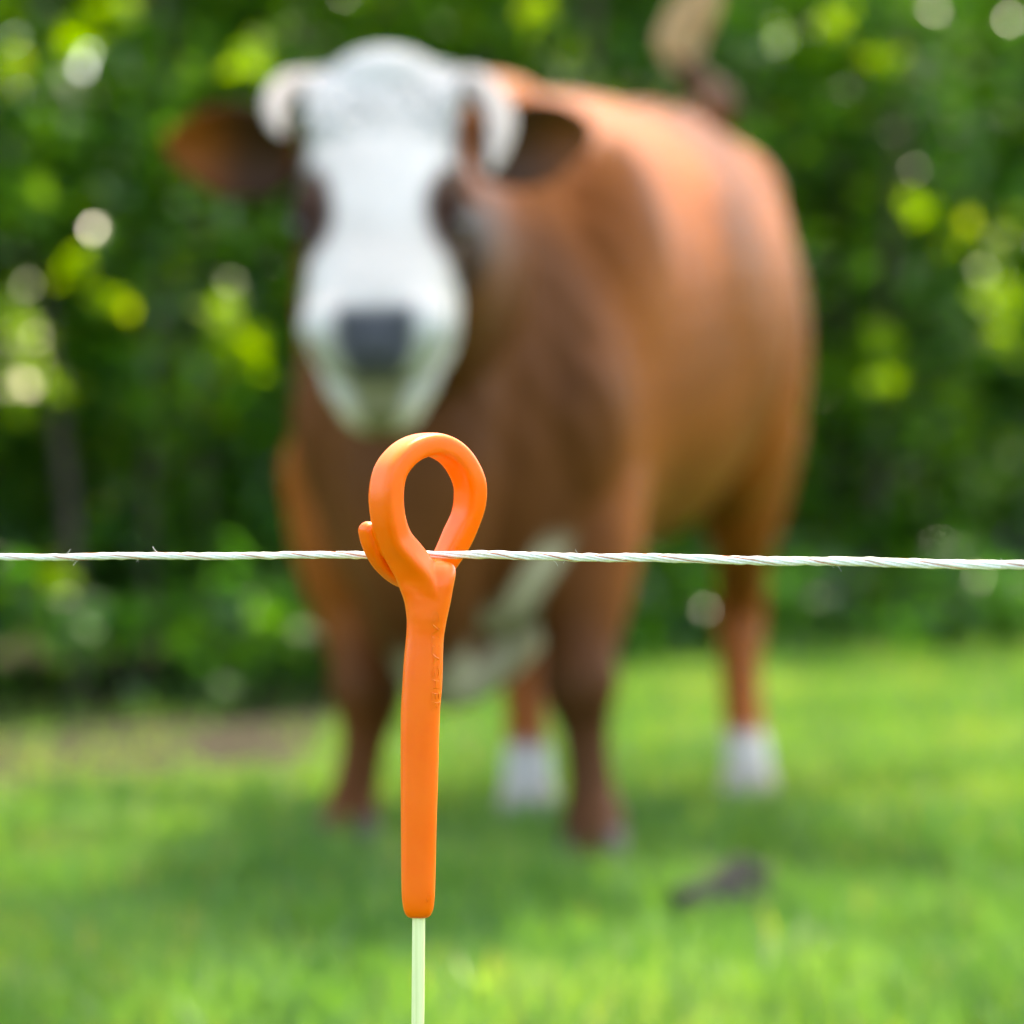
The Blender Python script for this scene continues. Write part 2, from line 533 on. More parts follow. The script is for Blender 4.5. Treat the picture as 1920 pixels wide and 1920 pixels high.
HOLES = [hole_at(45, 640, 0.16, 0.30), hole_at(430, 600, 0.11, 0.20), hole_at(480, 105, 0.10, 0.13), hole_at(145, 90, 0.10, 0.12),
         hole_at(1860, 520, 0.13, 0.26), hole_at(1460, 70, 0.09, 0.09), hole_at(20, 120, 0.10, 0.14)]
pts, t = hedge_cloud(1500, 40, 1.5, 14.0, 0.0, 1.3, 0.1, 3.6, HOLES, rc=0.32)
ptf, tf = hedge_cloud(200, 26, 1.5, 14.0, -0.55, 0.1, 0.04, 0.42, None, rc=0.22, seed=8)
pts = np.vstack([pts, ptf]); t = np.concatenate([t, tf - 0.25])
pts2, t2 = hedge_cloud(2000, 40, 0.0, 17.0, 1.5, 3.4, 0.1, 4.6, HOLES, rc=0.42, seed=5)
sz = np.concatenate([np.full(len(pts), 0.10), np.full(len(pts2), 0.15)])
pts = np.vstack([pts, pts2]); t = np.concatenate([t - 0.06, t2 - 0.22])  # back layer tinted darker, deeper shade painted into the leaf colour
# unseen hedge ring, added left, right and behind to block low skylight
ang = rng.uniform(0, 2 * math.pi, 16000); rr_ = 20 + rng.uniform(0, 2.5, 16000)
far = np.column_stack([1.0 + rr_ * np.cos(ang), 1.0 + rr_ * np.sin(ang), rng.random(16000) * (3.2 + 1.0 * vnoise(ang * 6, ang * 0, 33))])
fs_, fq_ = hedge_coord(far[:, :2])
ok = (fq_ < 0.5) & ~((fs_ > 3) & (fs_ < 13) & (fq_ > -1.5))
ok &= ~((np.abs(far[:, 0]) < 0.2 * far[:, 1]) & (far[:, 1] > 0))
far = far[ok]
sz = np.concatenate([sz, np.full(len(far), 0.55)]); pts = np.vstack([pts, far]); t = np.concatenate([t, rng.normal(0.4, 0.15, len(far))])
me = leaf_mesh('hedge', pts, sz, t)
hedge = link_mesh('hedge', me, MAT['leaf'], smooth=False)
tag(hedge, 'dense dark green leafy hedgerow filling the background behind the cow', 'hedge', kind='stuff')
# the stems inside the hedge
sp = Soup()
for k in range(60):
    s = rng.uniform(1.5, 14); q = rng.uniform(0.3, 1.3)
    a = hedge_xy(np.array([s]), np.array([q]))[0]; top = rng.uniform(1.8, 3.4)
    bx, by = rng.normal(0, 0.22, 2)
    path = cr([[a[0], a[1], -0.05], [a[0] + bx * .3, a[1] + by * .3, top * .4], [a[0] + bx, a[1] + by, top * .75], [a[0] + bx * 1.2 + rng.normal(0, .1), a[1] + by * 1.4, top]], 3)
    r0 = rng.uniform(0.012, 0.04)
    sp.add(sweep(path, np.linspace(r0, r0 * .3, len(path)), np.linspace(r0, r0 * .3, len(path)), (1, 0.01, 0), n=7))
st = link_mesh('stems', sp.mesh('stems'), MAT['bark'], parent=hedge)
tag(st, kind='stuff')

# young yellow-green shoots leaning out of the hedge into the sun
SH = [(480, 110, 44), (150, 85, 40), (440, 660, 52), (425, 590, 26), (45, 720, 62), (40, 610, 36), (1870, 560, 42), (1850, 450, 46), (1715, 395, 34), (20, 130, 40), (1660, 640, 26), (1670, 720, 24), (1000, 20, 24),
      (215, 570, 26), (110, 1090, 26), (1660, 110, 30), (140, 500, 20), (230, 25, 30), (1560, 30, 26), (1890, 640, 22)]
sc, si = [], []
for (px, py, rp_) in SH:
    d = np.array([(px - 960) / FPX, 1.0]); q0 = (-HEDGE_A) @ HEDGE_N; k = (rng.uniform(-0.55, -0.3) - q0) / (d @ HEDGE_N)
    r_ = rp_ * k / FPX; n_ = int(14 + 900 * r_ * r_)
    c_ = np.array([d[0] * k, k, CAM_H - (py - 960) * k / FPX])
    sc.append(c_ + rng.normal(0, 1, (n_, 3)) * r_ * np.array([.62, .62, .55]))
sc = np.vstack(sc)
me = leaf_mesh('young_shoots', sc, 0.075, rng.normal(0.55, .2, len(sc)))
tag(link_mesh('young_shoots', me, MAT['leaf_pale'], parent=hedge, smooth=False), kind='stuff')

# sunlit scrub in the open, beyond the hedge
n = 46000
s = rng.uniform(-6, 22, n); q = rng.uniform(7.5, 12, n)
xy = hedge_xy(s, q)
hgt = 4.6 + 1.2 * vnoise(s * 0.5, q * 0 + 1, 44) + 0.6 * vnoise(s * 1.7, q, 45)
z = rng.random(n) ** 0.8 * hgt
pts = np.column_stack([xy, z])
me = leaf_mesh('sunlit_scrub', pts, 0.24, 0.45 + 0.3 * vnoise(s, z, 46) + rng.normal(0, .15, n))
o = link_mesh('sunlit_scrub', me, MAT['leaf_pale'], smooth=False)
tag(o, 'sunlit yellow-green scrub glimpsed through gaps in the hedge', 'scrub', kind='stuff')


# ------------------------------------------------------------------ unseen tree, added so its crown shades the cow
tree_base = np.array([3.6, 11.8, 0.0])
tree = empty('added_shade_tree', tree_base)
tag(tree, 'unseen leafy tree added beside the pasture so its crown shades the cow', 'tree')
CROWN_C = np.array([1.8, 9.7, 6.3]); CROWN_R = np.array([2.7, 3.0, 2.2])
SD = np.array(SUN_DIR)
CHINKS = (((0.23, 7.41, 1.35), .15), ((0.29, 7.42, 1.30), .11), ((0.28, 7.19, 1.15), .09), ((0.52, 8.09, 1.31), .13), ((0.53, 7.8, 1.17), .09), ((0.05, 7.2, 1.38), .15), ((0.13, 7.3, 1.40), .15),
          ((0.87, 8.41, 0), .22), ((0.86, 7.36, 0), .3), ((1.0, 6.9, 0), .3), ((0.84, 9.24, 0), .25), ((0.66, 5.96, 0), .25), ((-0.74, 7.36, 0), .22), ((-1.25, 5.4, 0), .3), ((-0.95, 6.2, 0), .36), ((-1.25, 6.9, 0), .4), ((0.55, 5.2, 0), .3), ((-0.35, 8.2, 0), .25), ((1.25, 8.6, 0), .35), ((1.15, 7.4, 0), .38), ((0.85, 8.0, 0), .3), ((1.3, 6.5, 0), .35), ((0.25, 5.7, 0), .28), ((1.0, 5.6, 0), .3), ((0.95, 9.8, 0), .3), ((0.1, 5.0, 0), .35),
          ((-0.9, 8.6, 0), .35), ((-0.6, 6.6, 0), .2), ((-1.1, 7.6, 0), .3), ((0.5, 10.5, 0), .3), ((-0.2, 4.6, 0), .3), ((0.3, 6.3, 0), .2))
def clear_of_chinks(p, extra=0.0):
    ok_ = np.ones(len(p), bool)
    for g, rad_ in CHINKS:                             # gaps cut in the crown to aim sun flecks at set spots
        r0 = p - np.array(g)
        ok_ &= np.linalg.norm(r0 - (r0 @ SD)[:, None] * SD, axis=1) > rad_ + extra
    return ok_
sp = Soup()
trk = cr([tree_base + [0, 0, -0.1], tree_base + [-0.05, -0.05, 1.4], tree_base + [-0.2, -0.2, 3.0], tree_base + [-0.5, -0.5, 5.0], CROWN_C + [1.0, 1.5, 1.4]], 6)
rad = np.interp(np.linspace(0, 1, len(trk)), [0, .1, .5, 1], [.30, .22, .16, .05])
sp.add(sweep(trk, rad, rad, (1, 0.02, 0), n=14))
cl = []
for k in range(70):
    f = rng.uniform(0.45, 0.95); o0 = trk[int(f * (len(trk) - 1))]
    d = rng.normal(0, 1, 3); d /= np.linalg.norm(d)
    e = CROWN_C + d * CROWN_R * rng.uniform(0.55, 0.92); e[2] = max(e[2], 4.0)
    mid = (o0 + e) / 2 + np.array([0, 0, 0.25])
    pth = cr([o0, mid, e], 8); r0 = rng.uniform(.02, .045)
    cl += [e, mid + rng.normal(0, .3, 3)]
    if not clear_of_chinks(pth, 0.03).all(): continue
    sp.add(sweep(pth, np.linspace(r0, .012, len(pth)), np.linspace(r0, .012, len(pth)), (0.2, 1, 0.1), n=6, round_ends=False))
trunk = link_mesh('trunk', sp.mesh('trunk'), MAT['bark'], parent=tree)
for k in range(105):
    d = rng.normal(0, 1, 3); d /= np.linalg.norm(d)
    cl.append(CROWN_C + d * CROWN_R * rng.random() ** 0.4)
cl = np.array(cl); cl = cl[cl[:, 2] > 3.9]
for k in range(80):                                    # dense clumps added in the sun's path to shade the cow's head
    cl = np.vstack([cl, np.array([-0.26, 6.2, 1.15]) + SD * rng.uniform(4.2, 6.6) + rng.normal(0, .34, 3)])
idx = np.repeat(np.arange(len(cl)), 60)
off = rng.normal(0, 1, (len(idx), 3)) * np.array([.36, .36, .22])
lt = rng.normal(0.45, .12, len(cl))[idx] + rng.normal(0, .1, len(idx))
lp = cl[idx] + off
keep = clear_of_chinks(lp)
crown = link_mesh('crown', leaf_mesh('crown', lp[keep], 0.10, lt[keep]), MAT['leaf'], parent=tree, smooth=False)
tag(crown, kind='stuff')


# ------------------------------------------------------------------ the cow
O_COW = np.array([-0.075, 7.05, 0.0])
YAW = R(-15)
cy, sy = math.cos(YAW), math.sin(YAW)

def C2W(p):
    """cow frame (x to its left side, y towards its tail) to world"""
    p = np.asarray(p, float).reshape(-1, 3)
    return np.column_stack([p[:, 0] * cy - p[:, 1] * sy, p[:, 0] * sy + p[:, 1] * cy, p[:, 2]]) + O_COW

LEFT = C2W([1, 0, 0])[0] - O_COW
BACK = C2W([0, 1, 0])[0] - O_COW
body = Soup()

# barrel of the body: y, x centre, top, bottom, half-width
st = np.array([[-0.27, 0, 1.00, 0.56, 0.13], [-0.20, 0, 1.12, 0.45, 0.20], [-0.08, 0, 1.22, 0.40, 0.28], [0.08, 0, 1.335, 0.43, 0.325],
               [0.30, 0, 1.378, 0.50, 0.355], [0.55, 0, 1.405, 0.53, 0.380], [0.82, 0, 1.415, 0.54, 0.388], [1.05, 0, 1.435, 0.61, 0.368],
               [1.25, 0, 1.448, 0.72, 0.33], [1.40, 0, 1.425, 0.82, 0.285], [1.50, 0, 1.38, 0.92, 0.20], [1.545, 0, 1.29, 1.00, 0.11]])
st = cr(st, 5)
nn = 40
th = np.arange(nn) / nn * 2 * math.pi
rings = []
for y_, xc, top, bot, hw in st:
    zc, hh = (top * 0.52 + bot * 0.48), None
    c, s_ = np.cos(th), np.sin(th)
    zz = np.where(s_ > 0, zc + (top - zc) * np.abs(s_) ** 0.92, zc - (zc - bot) * np.abs(s_) ** 0.92)
    wid = hw * np.sign(c) * np.abs(c) ** 0.85 * np.where(s_ > 0, 1 - 0.10 * s_ ** 2, 1.0)
    rings.append(np.column_stack([xc + wid, np.full(nn, y_), zz]))
V = np.vstack(rings); m_ = len(rings)
ii, jj = np.meshgrid(np.arange(m_ - 1), np.arange(nn), indexing='ij')
q = np.stack([ii * nn + jj, (ii + 1) * nn + jj, (ii + 1) * nn + (jj + 1) % nn, ii * nn + (jj + 1) % nn], -1).reshape(-1, 4)
V = np.vstack([V, rings[0].mean(0), rings[-1].mean(0)])
jj = np.arange(nn)
t_ = np.vstack([np.stack([np.full(nn, m_ * nn), jj, (jj + 1) % nn], -1), np.stack([np.full(nn, m_ * nn + 1), (m_ - 1) * nn + (jj + 1) % nn, (m_ - 1) * nn + jj], -1)])
body.add((C2W(V), q, t_))
AX = np.array([LEFT, BACK, [0, 0, 1]])
def blob(c, r, M=AX): body.add(ellipsoid(C2W(c)[0], r, M))
blob((0.215, 0.12, 0.98), (0.12, 0.20, 0.30))       # shoulders
blob((-0.215, 0.12, 0.98), (0.12, 0.20, 0.30))
blob((0.18, -0.02, 0.78), (0.12, 0.18, 0.22))       # points of the shoulder
blob((-0.18, -0.02, 0.78), (0.12, 0.18, 0.22))
blob((0, 0.16, 1.30), (0.12, 0.24, 0.10))           # withers
blob((0.165, 1.20, 1.24), (0.145, 0.26, 0.145))        # hips
blob((-0.165, 1.20, 1.24), (0.145, 0.26, 0.145))
blob((0.20, 1.30, 0.95), (0.145, 0.24, 0.34))       # thighs
blob((-0.20, 1.30, 0.95), (0.145, 0.24, 0.34))
blob((0, 1.44, 1.32), (0.09, 0.10, 0.07))           # tail head
# hanging brisket
br = cr([[0.0, -0.28, 0.92, .15, .12], [0.0, -0.32, 0.66, .14, .12], [0.0, -0.28, 0.47, .095, .12], [0.0, -0.16, 0.37, .06, .09], [0.0, 0.0, 0.38, .10, .08], [0.0, 0.2, 0.46, .13, .08]], 6)
body.add(sweep(C2W(br[:, :3]), br[:, 3], br[:, 4], LEFT, n=22))

# legs: points on the photograph (x, y, metres ahead), radius across, radius along
def leg(rows, k=6):
    rows = np.asarray(rows, float)
    c = cr(np.column_stack([[P(*r[:3]) for r in rows], rows[:, 3:]]), k)
    body.add(sweep(c[:, :3], c[:, 3], c[:, 4], LEFT, n=20))
FL = [[1085, 900, 7.05, .12, .17], [1088, 1040, 7.00, .104, .13], [1090, 1150, 6.96, .080, .094], [1088, 1220, 6.93, .064, .068], [1088, 1295, 6.91, .066, .072],
      [1096, 1365, 6.91, .043, .047], [1106, 1470, 6.90, .041, .046], [1112, 1530, 6.89, .054, .058], [1115, 1590, 6.86, .056, .062]]
FR = [[655, 900, 7.30, .12, .17], [664, 1040, 7.25, .106, .13], [676, 1150, 7.22, .082, .095], [684, 1230, 7.18, .066, .068], [690, 1310, 7.16, .066, .072],
      [684, 1380, 7.15, .043, .047], [668, 1470, 7.14, .041, .046], [657, 1530, 7.13, .054, .058], [652, 1575, 7.10, .056, .062]]
HL = [[1385, 820, 8.45, .13, .22], [1395, 950, 8.50, .090, .15], [1392, 1060, 8.60, .058, .085], [1388, 1150, 8.66, .056, .075], [1388, 1240, 8.58, .044, .055],
      [1392, 1340, 8.50, .042, .048], [1402, 1420, 8.44, .048, .052], [1404, 1490, 8.40, .048, .056]]
HR = [[985, 860, 8.05, .13, .22], [985, 1000, 8.05, .095, .15], [985, 1100, 8.15, .062, .085], [985, 1190, 8.20, .056, .075], [985, 1270, 8.13, .045, .055],
      [987, 1370, 8.05, .042, .048], [990, 1450, 8.00, .049, .054], [992, 1520, 7.96, .050, .058]]
for L_ in (FL, FR, HL, HR): leg(L_)

# head frame
P0 = P(722, 166, 6.32); N0 = P(706, 652, 5.95)
HL_ = np.linalg.norm(N0 - P0); US = HL_ / 0.587
hu = (N0 - P0) / HL_
hv = np.array([1.0, -0.06, 0.0]); hv -= hu * (hv @ hu); hv /= np.linalg.norm(hv)
hw_ = np.cross(hv, hu); hw_ *= -1 if hw_[1] > 0 else 1
def H(v, u, w): return P0 + hv * v + hu * (u * US) + hw_ * w          # across, down the face, out of the face
HM = np.array([hv, hu, hw_])
sec = cr([[-0.03, .090, .030, .06], [0.03, .106, .050, .10], [0.12, .124, .060, .13], [0.22, .126, .062, .16], [0.31, .124, .058, .17],
          [0.40, .110, .052, .15], [0.48, .105, .054, .125], [0.545, .104, .050, .10], [0.59, .096, .030, .085], [0.612, .074, .008, .055]], 5)
rings = []
nn = 36; th = np.arange(nn) / nn * 2 * math.pi
for u_, hw, f_, b_ in sec:
    c, s_ = np.cos(th), np.sin(th)
    wv = np.where(s_ > 0, f_ * np.abs(s_) ** 0.8, -b_ * np.abs(s_) ** 0.9)
    xv = hw * np.sign(c) * np.abs(c) ** 0.75 * np.where(s_ < 0, 1 - 0.35 * s_ ** 2, 1)
    rings.append(np.array([H(a_, u_, b2) for a_, b2 in zip(xv, wv)]))
V = np.vstack(rings); m_ = len(rings)
ii, jj = np.meshgrid(np.arange(m_ - 1), np.arange(nn), indexing='ij')
q = np.stack([ii * nn + jj, (ii + 1) * nn + jj, (ii + 1) * nn + (jj + 1) % nn, ii * nn + (jj + 1) % nn], -1).reshape(-1, 4)
V = np.vstack([V, rings[0].mean(0), rings[-1].mean(0)]); jj = np.arange(nn)
t_ = np.vstack([np.stack([np.full(nn, m_ * nn), jj, (jj + 1) % nn], -1), np.stack([np.full(nn, m_ * nn + 1), (m_ - 1) * nn + (jj + 1) % nn, (m_ - 1) * nn + jj], -1)])
body.add((V, q, t_))
def hblob(c, r): body.add(ellipsoid(H(*c), r, HM))
for s_ in (-1, 1):
    hblob((s_ * 0.106, 0.30, 0.022), (0.030, 0.050, 0.032))      # brows
    hblob((s_ * 0.070, 0.555, 0.02), (0.045, 0.05, 0.035))        # lips beside the nose
    hblob((s_ * 0.079, 0.43, -0.065), (0.040, 0.12, 0.085))        # cheeks
hblob((0, 0.01, 0.0), (0.100, 0.07, 0.075))                        # poll
hblob((0, 0.56, -0.080), (0.090, 0.075, 0.072))                   # lower lip and chin
hblob((0, 0.598, -0.106), (0.068, 0.052, 0.050))
hblob((0, 0.40, -0.14), (0.085, 0.18, 0.06))                       # jaw
# neck
nk = cr(np.vstack([H(0, 0.10, -0.12), H(0.02, 0.12, -0.27), C2W((-0.05, -0.10, 1.02))[0], C2W((0, 0.12, 0.98))[0]]), 8)
na = np.interp(np.linspace(0, 1, len(nk)), [0, .35, .7, 1], [0.105, 0.15, 0.225, 0.27])
nb = np.interp(np.linspace(0, 1, len(nk)), [0, .35, .7, 1], [0.11, 0.19, 0.25, 0.28])
body.add(sweep(nk, na, nb, (1, 0, 0), n=26))
# ears
def ear(side, base, tip, width, cup_dir):
    base, tip = np.asarray(base), np.asarray(tip)
    ax = tip - base; L = np.linalg.norm(ax); ax /= L
    cd = cup_dir - ax * (cup_dir @ ax); cd /= np.linalg.norm(cd)
    sd = np.cross(ax, cd)
    ns, na_ = 14, 13
    outer, inner = [], []
    for i_ in range(ns):
        s1 = i_ / (ns - 1)
        w_ = width * (0.45 + 0.75 * math.sin(math.pi * min(1, s1 * 0.92 + 0.08)) ** 0.8) * (1 - 0.55 * s1 ** 3) * (0.35 if i_ == ns - 1 else 1)
        for k_ in range(na_):
            a1 = -1 + 2 * k_ / (na_ - 1)
            depth = w_ * 0.55 * (a1 * a1) - 0.012
            p_ = base + ax * L * s1 + sd * w_ * a1 + cd * depth
            outer.append(p_ - cd * 0.009); inner.append(p_ + cd * 0.009)
    V = np.vstack([outer, inner]); h = ns * na_
    i_, k_ = np.meshgrid(np.arange(ns - 1), np.arange(na_ - 1), indexing='ij')
    f = np.stack([i_ * na_ + k_, i_ * na_ + k_ + 1, (i_ + 1) * na_ + k_ + 1, (i_ + 1) * na_ + k_], -1).reshape(-1, 4)
    per = [k for k in range(na_)] + [r_ * na_ + na_ - 1 for r_ in range(1, ns)] + [(ns - 1) * na_ + k for k in range(na_ - 2, -1, -1)] + [r_ * na_ for r_ in range(ns - 2, 0, -1)]
    per = np.array(per); nx_ = np.roll(per, -1)
    rim = np.stack([per, per + h, nx_ + h, nx_], -1)
    body.add((V, np.vstack([f, f[:, ::-1] + h, rim]), np.zeros((0, 3), int)))
ER_B, ER_T = P(560, 285, 6.33), P(296, 268, 6.38)
EL_B, EL_T = P(885, 275, 6.34), P(1125, 248, 6.48)
ear(-1, ER_B, ER_T, 0.070, np.array([0.1, -1.0, -0.35]))
ear(1, EL_B, EL_T, 0.066, np.array([-0.1, -1.0, -0.35]))
# tail stem, swished upwards
tail = cr(np.vstack([C2W((0.0, 1.44, 1.40))[0], P(1345, 200, 8.55), P(1312, 160, 8.62), P(1285, 112, 8.66), P(1286, 60, 8.66)]), 6)
body.add(sweep(tail, np.linspace(.045, .020, len(tail)), np.linspace(.045, .020, len(tail)), LEFT, n=14))

bm_ = fuse(body, 'body', 0.0095, 7, 0.5)
co = verts_of(bm_)
# nostrils, mouth line and eye sockets pressed into the skin
hl = (co - P0) @ HM.T; hl[:, 1] /= US       # head coordinates: across, down, out
for s_ in (-1, 1):
    d = np.sqrt(((hl[:, 0] - s_ * 0.042) / 0.016) ** 2 + ((hl[:, 1] - 0.585) / 0.024) ** 2 + ((hl[:, 2] - 0.02) / 0.035) ** 2)
    co -= (hw_ * 0.4 + hu * 0.9)[None, :] * (0.018 * np.exp(-d * d))[:, None]
mouth = np.exp(-((hl[:, 2] + 0.052 + 0.10 * np.abs(hl[:, 0])) / 0.012) ** 2) * sstep(hl[:, 1], 0.45, 0.56) * (np.abs(hl[:, 0]) < 0.11) * (hl[:, 1] < 0.75)
co -= hu[None, :] * (0.018 * mouth)[:, None]
r0_ = co - O_COW; lx0, ly0, lz0 = r0_ @ LEFT, r0_ @ BACK, r0_[:, 2]
ribs = np.sin((ly0 + 0.25 * (lz0 - 1.0)) * 2 * math.pi / 0.085) * sstep(ly0, 0.30, 0.42) * (1 - sstep(ly0, 0.85, 1.0)) * sstep(lz0, 0.65, 0.8) * (1 - sstep(lz0, 1.15, 1.3))
folds = np.sin((ly0 * 0.9 + 0.5 * lz0) * 2 * math.pi / 0.07 + 1.5 * vnoise(lx0 * 6, lz0 * 6, 81)) * (1 - sstep(ly0, -0.02, 0.10)) * sstep(ly0, -0.55, -0.35) * sstep(lz0, 0.6, 0.75)
dents = vnoise(lx0 * 5 + ly0 * 4, lz0 * 5 + ly0 * 3, 82) * (ly0 > -0.2) * sstep(lz0, 0.55, 0.7)
co += normals_of(bm_) * (0.0014 * ribs + 0.0016 * folds + 0.008 * dents)[:, None]
bm_.vertices.foreach_set('co', co.ravel()); bm_.update()
nrm = normals_of(bm_)

# coat colours
rel = co - O_COW
lx = rel @ LEFT; ly = rel @ BACK; lz = rel[:, 2]
nz1 = vnoise(co[:, 0] * 9 + co[:, 1] * 5, co[:, 2] * 9, 51)
nz2 = vnoise(co[:, 0] * 22 + co[:, 1] * 17, co[:, 2] * 22, 52)
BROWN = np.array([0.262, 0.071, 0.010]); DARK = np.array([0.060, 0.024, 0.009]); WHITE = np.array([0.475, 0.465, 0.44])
nz3 = vnoise(co[:, 0] * 3.2 + co[:, 1] * 2.6, co[:, 2] * 3.4, 53)
c = np.tile(BROWN, (len(co), 1)) * (1 + 0.10 * nz1[:, None] + 0.14 * nz3[:, None])
def mixc(w, colr):
    global c
    c = c * (1 - w[:, None]) + np.asarray(colr)[None, :] * w[:, None]
mixc(sstep(-ly, -0.02, 0.16) * (1 - sstep(lz, 1.05, 1.25)) * 0.72, DARK * 1.1)  # shade on neck and chest painted into the coat as a darker tone
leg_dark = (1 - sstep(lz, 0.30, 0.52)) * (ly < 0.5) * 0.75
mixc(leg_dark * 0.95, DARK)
# white socks on the hind legs
mixc((1 - sstep(lz, 0.145, 0.18)) * (ly > 0.6), WHITE * 0.95)
# white underline of the brisket
wb = sstep(-nrm[:, 2], 0.55, 0.8) * (1 - sstep(lz, 0.42, 0.5)) * (np.abs(lx) < 0.16) * (ly < 0.45) * sstep(lz, 0.24, 0.28)
stripe = 0.05 + (lz - 0.31) * 0.54 + 0.008 * nz1
wb = np.maximum(wb, (1 - sstep(np.abs(lx - stripe), 0.015, 0.030)) * (1 - sstep(lz, 0.53, 0.60)) * sstep(lz, 0.26, 0.30) * (ly < 0.1))
mixc(np.clip(wb, 0, 1), (0.52, 0.46, 0.32))
# white face
v_, u_, w_ = hl[:, 0], hl[:, 1], hl[:, 2]
inhead = (1 - sstep(np.abs(v_), 0.17, 0.18)) * (u_ > -0.14) * (u_ < 0.80) * (w_ > -0.22) * (w_ < 0.16)
earlike = ((np.abs(v_) > 0.130) & (u_ < 0.30)).astype(float)
face = inhead * sstep(w_ + 0.10 * sstep(u_, 0.34, 0.44) + 0.13 * sstep(u_, 0.40, 0.56) + 0.015 * nz2, -0.075, -0.035) * (1 - earlike)
mixc(face, WHITE)
patch = np.zeros(len(co))
for s_ in (-1, 1):                                   # brown patches round the eyes
    d = np.sqrt(((v_ - s_ * 0.130) / 0.064) ** 2 + ((u_ - 0.33) / 0.11) ** 2)
    patch = np.maximum(patch, inhead * (1 - sstep(d + 0.1 * nz2, 0.8, 1.15)))
    d2 = np.sqrt(((v_ - s_ * 0.138) / 0.030) ** 2 + ((u_ - 0.17) / 0.10) ** 2)
    patch = np.maximum(patch, inhead * 0.9 * (1 - sstep(d2, 0.8, 1.2)))
mixc(patch, BROWN * (0.10, 0.13, 0.3))
# grey nose pad and darker mouth
pad = inhead * (1 - sstep(np.abs(v_) / (0.060 - 0.45 * np.clip(0.02 - w_, 0, 0.07)), 0.80, 1.15)) * sstep(u_, 0.53, 0.565) * sstep(w_, -0.042, -0.026)
mixc(pad, (0.060, 0.062, 0.075))
lip = inhead * sstep(u_, 0.50, 0.55) * sstep(w_, -0.15, -0.12) * (1 - sstep(w_, -0.038, -0.026)) * (1 - sstep(np.abs(v_) / np.clip(0.052 * (1 - (-0.05 - w_) / 0.10), 0.004, 1), 0.7, 1.2))
mixc(inhead * sstep(-w_, 0.07, 0.10) * sstep(u_, 0.46, 0.52) * 0.9, (0.72, 0.65, 0.50))  # chin painted lighter, standing in for light bounced off the grass
mixc(lip * 0.85, (0.13, 0.125, 0.03))
# darker colour inside the ears
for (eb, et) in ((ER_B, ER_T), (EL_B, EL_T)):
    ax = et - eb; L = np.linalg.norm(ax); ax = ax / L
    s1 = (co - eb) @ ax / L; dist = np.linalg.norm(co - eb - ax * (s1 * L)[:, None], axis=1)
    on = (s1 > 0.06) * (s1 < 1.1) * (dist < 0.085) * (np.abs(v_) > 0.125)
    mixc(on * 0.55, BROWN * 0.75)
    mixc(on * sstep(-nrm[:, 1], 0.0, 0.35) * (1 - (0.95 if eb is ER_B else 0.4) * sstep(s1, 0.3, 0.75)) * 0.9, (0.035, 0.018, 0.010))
mixc(sstep(lz, 1.425, 1.47) * (ly > 1.40) * 0.9, (0.05, 0.022, 0.010))
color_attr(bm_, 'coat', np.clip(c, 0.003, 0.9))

cow = empty('cow', O_COW)
tag(cow, 'brown cow with white face and short curved horns standing behind the rope', 'cow')
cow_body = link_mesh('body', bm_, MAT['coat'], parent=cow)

# horns curving out and down beside the face
for rows in ([[620, 172, 6.34, .026], [568, 162, 6.31, .026], [532, 172, 6.27, .023], [515, 203, 6.22, .018], [522, 236, 6.17, .011], [530, 250, 6.15, .005]],
             [[828, 172, 6.33, .026], [880, 160, 6.30, .026], [916, 180, 6.26, .024], [938, 228, 6.21, .022], [930, 285, 6.16, .014], [920, 318, 6.13, .005]]):
    rows = np.array(rows); cc = cr(np.column_stack([[P(*r[:3]) for r in rows], rows[:, 3]]), 6)
    V, q, t_ = sweep(cc[:, :3], cc[:, 3], cc[:, 3], (0.3, 1, 0.2), n=16)
    link_mesh('horn', mesh_np('horn', V, [q, t_]), MAT['horn'], parent=cow)
for s_ in (-1, 1):
    V, q, t_ = ellipsoid(H(s_ * 0.117, 0.335, 0.010), (0.020, 0.022, 0.022), HM)
    link_mesh('eye', mesh_np('eye', V, [q, t_]), MAT['eye'], parent=cow)
# curly white hair on the poll
cs = Soup()
for k in range(420):
    a0 = rng.uniform(-0.095, 0.095); u0 = rng.uniform(-0.045, 0.13); w0 = 0.046 - 0.2 * a0 * a0 - np.clip(0.05 - u0, 0, 1) * 0.45
    p0 = H(a0, u0, w0); dirn = hw_ * 0.16 + hu * rng.uniform(0.1, 0.9) + hv * (a0 * 4 + rng.normal(0, .4)); dirn /= np.linalg.norm(dirn)
    L = rng.uniform(0.02, 0.04); bend = rng.normal(0, 0.004, 3)
    path = cr([p0 - dirn * 0.012, p0 + dirn * L * .4 + bend, p0 + dirn * L * .8 - bend, p0 + dirn * L + hu * 0.02], 2)
    cs.add(sweep(path, np.linspace(.009, .004, len(path)), np.linspace(.006, .003, len(path)), (1, .1, .3), n=6, round_ends=False))
link_mesh('forelock', cs.mesh('forelock'), MAT['poll'], parent=cow)
# tail tuft of many locks
ts = Soup()
for k in range(120):
    o_ = rng.normal(0, 0.013, 3); a0 = rng.uniform(0, 0.6)
    pth = [P(1294, 128, 8.66), P(1276, 95, 8.66), P(1284, 50, 8.66), P(1318, 5, 8.64), P(1335, -50, 8.62)]
    f = [0.3, 1.3, 1.6, 1.2, 0.7]
    pth = np.array([p_ + o_ * f_ for p_, f_ in zip(pth, f)])
    cc = cr(pth, 4)[int(a0 * 10):rng.integers(13, 18)]
    ts.add(sweep(cc, np.linspace(.007, .002, len(cc)), np.linspace(.007, .002, len(cc)), (1, 0, 0.1), n=5, round_ends=False))
link_mesh('tail_tuft', ts.mesh('tail_tuft'), MAT['tuft'], parent=cow)
